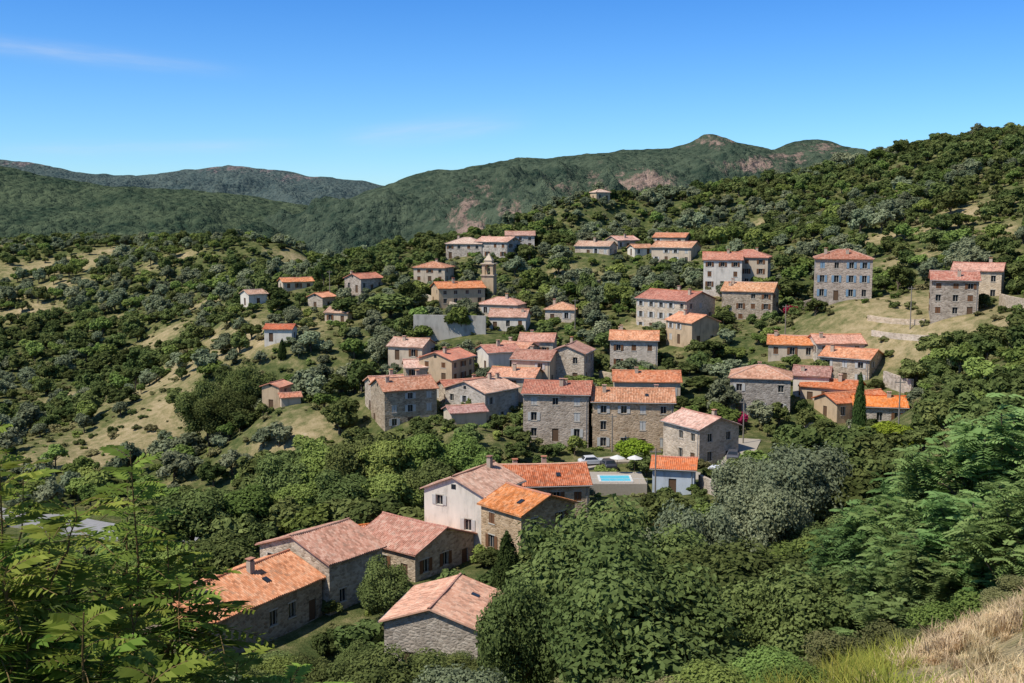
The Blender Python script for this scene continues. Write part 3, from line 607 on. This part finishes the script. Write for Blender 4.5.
def car(px,py,yaw,col):
    g=hit(px,py); E=bpy.data.objects.new('parked_car',None); E.location=(g[0],g[1],g[2]+.15); E.rotation_euler=(0,0,math.radians(yaw)); S.collection.objects.link(E)
    prof=[(-2,.35),(-2.02,.75),(-1.85,.95),(-1.5,1.0),(-1.15,1.42),(.35,1.45),(.95,.98),(1.8,.85),(2.02,.65),(2.0,.35)]
    V,Fc=[],[]; n_=len(prof)
    for sy_ in(-1,1):
        for x,z in prof: V.append((x,sy_*(.85 if z<1.2 else .66),z))
    for i in range(n_): j=(i+1)%n_; Fc.append((i,j,n_+j,n_+i))
    Fc.append(tuple(range(n_))[::-1]); Fc.append(tuple(range(n_,2*n_)))
    bdy=ob('body',mk('body',V,Fc,[plain('car_paint_'+str(col[0]),col,.3,.5)]),parent=E); bv=bdy.modifiers.new('b','BEVEL'); bv.width=.06; bv.segments=2
    V,Fc=[],[]
    for sy_ in(-1,1):
        i=len(V); V.extend([(-1.35,sy_*.86,1.03),(.75,sy_*.86,1.03),(.3,sy_*.71,1.38),(-1.1,sy_*.71,1.38)]); Fc.append((i,i+1,i+2,i+3))
    i=len(V); V.extend([(.95,-.7,1.03),(.95,.7,1.03),(.44,.6,1.43),(.44,-.6,1.43),(-1.52,-.7,1.04),(-1.52,.7,1.04),(-1.22,.6,1.4),(-1.22,-.6,1.4)]); Fc.extend([(i,i+1,i+2,i+3),(i+4,i+5,i+6,i+7)])
    ob('windows',mk('cw',V,Fc,[GLASS]),parent=E)
    V,Fc=[],[]
    for x in(-1.25,1.25):
        for y in(-.88,.68): tube(V,Fc,(x,y,.32),(x,y+.2,.32),.32,.32,14); Fc.append(tuple(len(V)-28+k for k in range(14))[::-1])
    ob('wheels',mk('wh',V,Fc,[plain('tyre',(.03,.03,.03))]),parent=E)
car(592,468,10,(.6,.6,.6)); car(608,470,100,(.05,.05,.06)); car(648,468,15,(.45,.47,.5)); car(716,478,60,(.7,.7,.7)); car(733,462,75,(.08,.08,.09))
def pole(px,py,h=8):
    g=hit(px,py); V,Fc=[],[]; E=bpy.data.objects.new('utility_pole',None); E.location=g; S.collection.objects.link(E)
    tube(V,Fc,(0,0,-1),(0,0,h),.12,.08,8); ob('post',mk('post',V,Fc,[plain('pole_wood',(.25,.22,.18))]),parent=E)
    V,Fc=[],[]; box(V,Fc,-.7,.7,-.05,.05,h-.5,h-.38); box(V,Fc,-.6,-.54,-.04,.04,h-.38,h-.22); box(V,Fc,.54,.6,-.04,.04,h-.38,h-.22); ob('crossarm',mk('arm',V,Fc,[plain('pole_wood',(.25,.22,.18))]),parent=E)
for a in [(743,446,7),(898,440,8),(612,452,6),(655,505,7),(330,300,8),(575,330,7),(785,340,7),(910,330,8)]: pole(*a)
# ---------- INDIVIDUAL TREES ----------
TR=[]
def tree(name,key,px,pyt,d,r):
    g=G(px,pyt,d); z=tz1(g[0],g[1]); H=max(g[2]-z,r*1.0); top=2.1 if key=='cyp' else (1.75 if key in('bushN','shrubN','flower') else 2.05)
    ob(name,PM[key],(g[0],g[1],z-.1),RNG.uniform(0,6.28),scale=(r,r,H/top)); TR.append((g[0],g[1],r))
for a in [(600,500,52,4.9),(760,545,46,4.4),(670,590,38,3.2),(522,575,46,2.2)]: tree('oak_tree','oakN%d'%(a[0]//10%2),*a)
for a in [(385,560,99,3.2),(357,645,82,2.4)]: tree('oak_tree','oakN1',*a)
for a in [(840,525,52,3.8),(820,600,32,2.6)]: tree('broadleaf_tree','greenN',*a)
for a in [(690,500,72,3.2),(800,438,95,4.8),(750,452,108,4.0),(705,580,50,2.4),(770,478,84,3.6),(728,500,94,2.8),(652,522,88,2.8)]: tree('olive_tree','oliveN0',*a)
for a in [(150,508,128,4.6),(190,488,132,5.4),(236,484,136,5.2),(128,550,120,4.0),(170,545,116,4.6),(215,535,118,4.6),(262,500,138,4.2),
 (285,452,152,4.6),(318,438,154,4.8),(352,436,152,4.8),(390,434,150,4.8),(428,428,152,4.6),(458,432,152,4.4),(300,478,140,4.2),(345,470,138,4.8),(392,468,138,4.6),(430,462,140,4.2),(480,446,150,3.2)]: tree('plane_tree','planeN%d'%(a[0]//3%2),*a)
for a in [(207,378,214,5.6),(243,363,220,6.5),(228,388,208,6.0),(262,385,222,4.6)]: tree('oak_tree','oakN0',*a)
for a in [(390,290,272,6.5),(350,295,280,5),(262,268,330,5.5),(540,232,350,4.5),(368,300,268,4.5)]: tree('oak_tree','oak0',*a)
for a in [(888,416,124,3.3),(634,434,158,3.2),(865,430,128,2.8)]: tree('broadleaf_tree','lime',*a)
for a in [(861,372,166,1.3),(507,530,102,1.9),(282,338,245,1.2),(480,318,255,1.8),(540,424,172,1.4)]: tree('cypress_tree','cyp',*a)
for a in [(600,352,212,2.6),(585,395,186,2.2),(700,385,196,3.0),(725,372,204,3.0),(690,365,206,2.6),(735,345,214,2.4),(512,430,172,2.2),(575,432,166,1.6),(660,352,222,2.4),(480,352,224,2.2),(790,295,248,3.0),(795,262,262,3.6),(610,318,246,2.6),(545,318,250,2.6),(590,270,285,3.0),(700,408,186,2.4),(780,400,176,2.0),(470,395,190,1.6)]: tree('garden_tree',['oak1','green0','oak3','green1'][a[0]//5%4],*a)
for i,a in enumerate([(955,412,33,3.0),(1010,385,32,3.4),(905,450,38,2.8),(862,498,38,2.6),(985,470,26,2.2),(930,520,26,2.0),(1030,440,24,2.0),(885,545,27,1.6)]): tree('tree_of_heaven','ail%d'%(i%2),*a)
for a in [(742,408,177,1.3),(735,414,176,1.0),(792,302,236,1.6)]: tree('bougainvillea','flower',*a)
for a in [(400,660,70,2.0),(450,692,60,2.0),(330,672,66,2.2),(540,605,60,2.0),(530,645,50,1.8)]: tree('shrub','shrubN',*a)
for a in [(885,598,22,1.2),(960,578,21,1.1),(845,622,21,1.3),(790,640,19,1.2),(730,650,17,1.1),(800,655,15,.7),(671,660,17,1.1),(915,618,18,.7),(1015,588,19,.8),(621,668,18,1.1)]: tree('shrub','bushN' if a[0]%2 else 'shrubN',*a)
# ---------- SCATTERED WOODLAND ----------
def scatter(name,keys,pts):
    if not pts: return
    col=bpy.data.collections.new(name+'_plants')
    for k in keys:
        o=bpy.data.objects.new(name+'_'+k,PM[k]); col.objects.link(o)
    me=bpy.data.meshes.new(name); me.from_pydata([p[:3] for p in pts],[],[])
    a=me.attributes.new('scl','FLOAT_VECTOR','POINT'); a.data.foreach_set('vector',np.array([(p[3],p[3],p[4]) for p in pts],dtype=np.float32).ravel())
    a=me.attributes.new('rt','FLOAT_VECTOR','POINT'); a.data.foreach_set('vector',np.array([(random.uniform(-.1,.1),random.uniform(-.1,.1),random.uniform(0,6.28)) for p in pts],dtype=np.float32).ravel())
    o=ob(name,me); ng=bpy.data.node_groups.new(name,'GeometryNodeTree')
    ng.interface.new_socket('Geometry',in_out='INPUT',socket_type='NodeSocketGeometry'); ng.interface.new_socket('Geometry',in_out='OUTPUT',socket_type='NodeSocketGeometry')
    N=ng.nodes; gi=N.new('NodeGroupInput'); go=N.new('NodeGroupOutput'); ip=N.new('GeometryNodeInstanceOnPoints'); ci=N.new('GeometryNodeCollectionInfo')
    ci.inputs['Collection'].default_value=col; ci.inputs['Separate Children'].default_value=True; ci.inputs['Reset Children'].default_value=True
    sa=N.new('GeometryNodeInputNamedAttribute'); sa.data_type='FLOAT_VECTOR'; sa.inputs[0].default_value='scl'
    ra=N.new('GeometryNodeInputNamedAttribute'); ra.data_type='FLOAT_VECTOR'; ra.inputs[0].default_value='rt'
    rv=N.new('FunctionNodeRandomValue'); rv.data_type='INT'; rv.inputs[4].default_value=0; rv.inputs[5].default_value=len(keys)-1
    L=ng.links; L.new(gi.outputs[0],ip.inputs['Points']); L.new(ci.outputs[0],ip.inputs['Instance']); ip.inputs['Pick Instance'].default_value=True
    L.new(rv.outputs[2],ip.inputs['Instance Index']); L.new(ra.outputs[0],ip.inputs['Rotation']); L.new(sa.outputs[0],ip.inputs['Scale']); L.new(ip.outputs[0],go.inputs[0])
    md=o.modifiers.new('scatter','NODES'); md.node_group=ng
HA=np.array(HL); RPA=np.array(RP); TRA=np.array(TR)
EXTRA=[(412,488,313,342,243),(597,640,474,492,143),(5,118,512,540,185)]
def okplace(x,y,z,r,H,frac=.4):
    if (np.hypot(HA[:,0]-x,HA[:,1]-y)<HA[:,7]+r*.5).any(): return False
    if (np.hypot(RPA[:,0]-x,RPA[:,1]-y)<3+r*.6).any(): return False
    if (np.hypot(TRA[:,0]-x,TRA[:,1]-y)<TRA[:,2]*.7+r*.3).any(): return False
    if abs(x-tg[0])<4+r and -4-r<y-tg[1]-3<4+r: return False
    px,pb=P(x,y,z); _,pt_=P(x,y,z+H); s=F/y; hw=r*s*.8
    v=(HA[:,6]>y-2)&(px+hw>HA[:,2]+2)&(px-hw<HA[:,3]-2)&(pt_<HA[:,5]-frac*(HA[:,5]-HA[:,4]))&(pb>HA[:,4])
    if v.any(): return False
    for (a,b2,c,d,dd) in EXTRA:
        if y<dd and px+hw>a and px-hw<b2 and pt_<d-2 and pb>c: return False
    if y<90:
        lim=650 if px<560 else 560-(px-560)*.16
        if pt_<lim: return False
        if px>760 and y<26: return False
    return True
def jit(x0,x1,y0,y1,st):
    gx,gy=np.meshgrid(np.arange(x0,x1,st),np.arange(y0,y1,st)); gx=gx.ravel()+RNG.uniform(-.5,.5,gx.size)*st; gy=gy.ravel()+RNG.uniform(-.5,.5,gy.size)*st
    k=(np.abs(gx)<gy*.56+16); return gx[k],gy[k]
woods={'o':[],'g':[],'v':[],'no':[],'nv':[]}
def nz2(x,y,s,o=0): return mn.noise((x*s+o,y*s,3.3+o))
x,y=jit(-380,380,26,650,5.4); z=tz(x,y); dm=drymask(x,y)
for i in range(len(x)):
    X_,Y_=x[i],y[i]
    dens=.93+.5*nz2(X_,Y_,.018)+.3*nz2(X_,Y_,.06,4)-.8*dm[i]
    if RNG.random()>dens: continue
    r=RNG.uniform(1.4,3.9)*(1.0+.35*nz2(X_,Y_,.03,7)); H=r*RNG.uniform(1.25,1.9)
    for tr_ in range(3):
        if okplace(X_,Y_,z[i],r,H): break
        r*=.66;H*=.64
    else: continue
    s=nz2(X_,Y_,.02,20)+RNG.uniform(-.45,.45)
    k='o' if s<.05 else ('g' if s<.34 else 'v')
    if Y_<85: k='nv' if k=='v' else 'no'
    woods[k].append((X_,Y_,z[i]-.1,r,H/2.0))
scatter('evergreen_oak_woodland',['oak0','oak1','oak2','oak3'],woods['o'])
scatter('broadleaf_woodland',['green0','green1','oak1'],woods['g'])
scatter('olive_grove',['olive0','olive1'],woods['v'])
scatter('oak_thicket',['oakN0','greenN','oakN1'],woods['no'])
scatter('olive_thicket',['oliveN0','bushN'],woods['nv'])
sh=[];shn=[]; x,y=jit(-380,380,28,460,3.4); z=tz(x,y); dm=drymask(x,y)
for i in range(len(x)):
    if RNG.random()>.9-.5*dm[i]: continue
    r=RNG.uniform(.35,1.5); H=r*RNG.uniform(.8,1.5)
    if not okplace(x[i],y[i],z[i],r,H,.25): continue
    (shn if y[i]<85 else sh).append((x[i],y[i],z[i]-.1,r,H/1.7))
scatter('maquis_scrub',['scrub0','scrub1','gshrub','gshrub2'],sh)
scatter('undergrowth',['shrubN','bushN'],shn)
# ---------- NEAR GRASS ----------
def tuft(name,seed,nb,h,mat):
    r=np.random.default_rng(seed);V=[];Fc=[]
    for i in range(nb):
        a=r.uniform(0,6.28);q=r.uniform(0,.25);b0=np.array([q*math.cos(a),q*math.sin(a),0]);ln=r.uniform(.4,1)*h;a2=r.uniform(0,6.28);le=r.uniform(.2,.9)*ln
        dv=np.array([math.cos(a2),math.sin(a2),0]);sd=np.array([-math.sin(a2),math.cos(a2),0])*.006;p1=b0+dv*le*.35+np.array([0,0,ln*.6]);p2=b0+dv*le+np.array([0,0,ln*.9])
        i0=len(V);V+= [tuple(b0-sd),tuple(b0+sd),tuple(p1+sd),tuple(p1-sd),tuple(p2)];Fc+=[(i0,i0+1,i0+2,i0+3),(i0+3,i0+2,i0+4)]
    return mk(name,V,Fc,[mat],tint=r.uniform(0,1,len(Fc)))
PM['tuft0']=tuft('tuft0',1,80,.22,LM['dry']);PM['tuft1']=tuft('tuft1',2,80,.38,LM['dry']);PM['gtuft']=tuft('gtuft',3,70,.7,LM['weed'])
gp=[(RNG.uniform(1.5,16),RNG.uniform(6,27)) for i in range(6500)]
zz=tz([p[0] for p in gp],[p[1] for p in gp]); gpp=[];wp=[]
for (a,b2),zq in zip(gp,zz):
    s=RNG.uniform(.4,1.1); q=nz2(a,b2,.3)
    if q<-.15 and RNG.random()<.85: continue
    ppx,_=P(a,b2,zq); edge=ppx<915 and RNG.random()<.5
    (wp if (nz2(a,b2,.35,9)>.15 and RNG.random()<.6) or edge else gpp).append((a,b2,zq-.02,s,s*RNG.uniform(.5,1.1)))
scatter('dry_grass',['tuft0','tuft1'],gpp); scatter('green_weeds',['gtuft'],wp)
# ---------- NEAR SAPLINGS ----------
def sapling(px,pyt,d,seed,lean):
    random.seed(seed); g=G(px,pyt,d); z=tz1(g[0],g[1]); H=g[2]-z; V,Fc=[],[]; mi=[]
    def stem(base,top,bend,r0,nl):
        segs=8; pts=[]
        for k in range(segs+1):
            t=k/segs; q=base+(top-base)*t+bend*math.sin(t*math.pi)*.25+np.array([random.uniform(-.02,.02),random.uniform(-.02,.02),0]); pts.append(q)
        for k in range(segs): tube(V,Fc,pts[k],pts[k+1],r0*(1-.8*k/segs),r0*(1-.8*(k+1)/segs),6)
        mi.extend([0]*(len(Fc)-len(mi))); a=random.uniform(0,6)
        for i in range(nl):
            t=.45+.55*i/nl; f=t*segs; k=min(segs-1,int(f)); q=pts[k]+(pts[k+1]-pts[k])*(f-k); a+=2.4+random.uniform(-.3,.3); el=.15+1.3*max(0,t-.7)*2
            L=random.uniform(.3,.5)*(1.1-.6*max(0,t-.8)*4)
            dv=np.array([math.cos(a),math.sin(a),el]); dv/=np.linalg.norm(dv)
            for w_ in range(3):
                u0,u1=w_/3,(w_+1)/3; tube(V,Fc,q+dv*L*u0+np.array([0,0,-.4*L*u0*u0]),q+dv*L*u1+np.array([0,0,-.4*L*u1*u1]),.004,.003,3)
            mi.extend([0]*(len(Fc)-len(mi)))
            pinnate(V,Fc,q,dv,L,8,.16,.4,.17); mi.extend([1]*(len(Fc)-len(mi)))
    top=np.array([lean,0,H]); base=np.array([0,0,-.2])
    stem(base,top,np.array([lean,.1,0]),.022,int(14+H*6))
    for q in range(4):
        a=random.uniform(0,6.28); f=random.uniform(.35,.65); b0=base+(top-base)*f; stem(b0,b0+np.array([math.cos(a)*.5,math.sin(a)*.6,(H-b0[2])*random.uniform(.5,.85)]),np.array([math.cos(a),math.sin(a),0])*.5,.014,13)
    me=mk('tree_of_heaven_sapling',V,Fc,[plain('green_stem',(.16,.11,.05)),LM['ailn']],mi,[random.random() for _ in Fc]); ob('tree_of_heaven_sapling',me,(g[0],g[1],z))
for i,a in enumerate([(120,452,8.8,.1),(-15,462,7.2,.1),(145,540,9.0,.2),(28,590,7.0,.1),(105,605,8.0,.2),(-30,430,9,.1),(165,622,10,.1),(10,640,6.5,.1),(225,660,9.5,.1),(280,676,10,.1),(-25,545,7,.1),(65,612,6.4,.1)]): sapling(a[0],a[1],a[2],100+i,a[3])
# ---------- SKY / SUN ----------
sd=Vector((-.72,-.42,1.2)).normalized(); el=math.asin(sd.z); az=math.atan2(sd.x,sd.y)
W=bpy.data.worlds.new('World'); S.world=W; W.use_nodes=True; nt=W.node_tree; b_=NB(nt); bg=nt.nodes['Background']
sky=b_.n('ShaderNodeTexSky',sky_type='NISHITA'); sky.sun_disc=False; sky.sun_elevation=el; sky.sun_rotation=az; sky.air_density=1.0; sky.dust_density=.2; sky.ozone_density=2.0; sky.altitude=300
tc=b_.n('ShaderNodeTexCoord').outputs['Generated']; sx=b_.n('ShaderNodeSeparateXYZ'); nt.links.new(tc,sx.inputs[0])
tint=b_.ramp(sx.outputs[2],[(0,(.54,.80,1.08)),(.06,(.42,.72,1.05)),(.2,(.22,.55,1.0)),(.5,(.5,.65,.84))])
yy=b_.math('MAXIMUM',sx.outputs[1],.05); aa=b_.math('DIVIDE',sx.outputs[0],yy); bb=b_.math('DIVIDE',sx.outputs[2],yy)
def streak(a0,b0,a1,b1,w,amt):
    sl=(b1-b0)/(a1-a0); line=b_.math('ADD',b_.math('MULTIPLY',b_.math('SUBTRACT',aa,a0),sl),b0)
    q=b_.math('DIVIDE',b_.math('SUBTRACT',bb,line),w); g=b_.math('POWER',2.718,b_.math('MULTIPLY',b_.math('MULTIPLY',q,q),-1))
    mid=(a0+a1)/2; hw=abs(a1-a0)/2; q2=b_.math('DIVIDE',b_.math('SUBTRACT',aa,mid),hw); q4=b_.math('POWER',b_.math('ABSOLUTE',q2),4); g2=b_.math('POWER',2.718,b_.math('MULTIPLY',q4,-1))
    cb=b_.n('ShaderNodeCombineXYZ'); b_.set(cb.inputs[0],b_.math('MULTIPLY',aa,9)); b_.set(cb.inputs[1],b_.math('MULTIPLY',b_.math('SUBTRACT',bb,line),80)); nn=b_.noise(cb.outputs[0],1.0,5,.6)
    return b_.math('MULTIPLY',b_.math('MULTIPLY',g,g2),b_.math('MULTIPLY',b_.math('MULTIPLY',nn,nn),amt))
c1=streak(-.60,.165,-.28,.131,.007,.8); c2=streak(-.15,.066,.0,.083,.01,.7); c3=streak(-.46,.058,-.2,.062,.006,.5)
cl=b_.math('MINIMUM',b_.math('ADD',b_.math('ADD',c1,c2),c3),.7)
c=b_.mix(1.0,sky.outputs[0],tint,'MULTIPLY'); c=b_.mix(1.0,c,(1.5,1.5,1.5),'MULTIPLY')
c=b_.mix(cl,c,(6.5,7.2,8.2)); nt.links.new(c,bg.inputs[0]); bg.inputs[1].default_value=.105
sl=bpy.data.lights.new('sun','SUN'); sl.energy=5.0; sl.angle=math.radians(.53); sl.color=(1,.955,.87); so=bpy.data.objects.new('sun',sl); so.rotation_euler=sd.to_track_quat('Z','Y').to_euler(); S.collection.objects.link(so)
cam=bpy.data.cameras.new('camera'); cam.sensor_width=36; cam.lens=36*F/1024; cam.clip_end=30000; cam.clip_start=.1; co=bpy.data.objects.new('camera',cam); co.rotation_euler=(math.pi/2-TP,0,0); S.collection.objects.link(co); S.camera=co
S.view_settings.view_transform='Standard'; S.view_settings.look='None'; S.view_settings.exposure=0
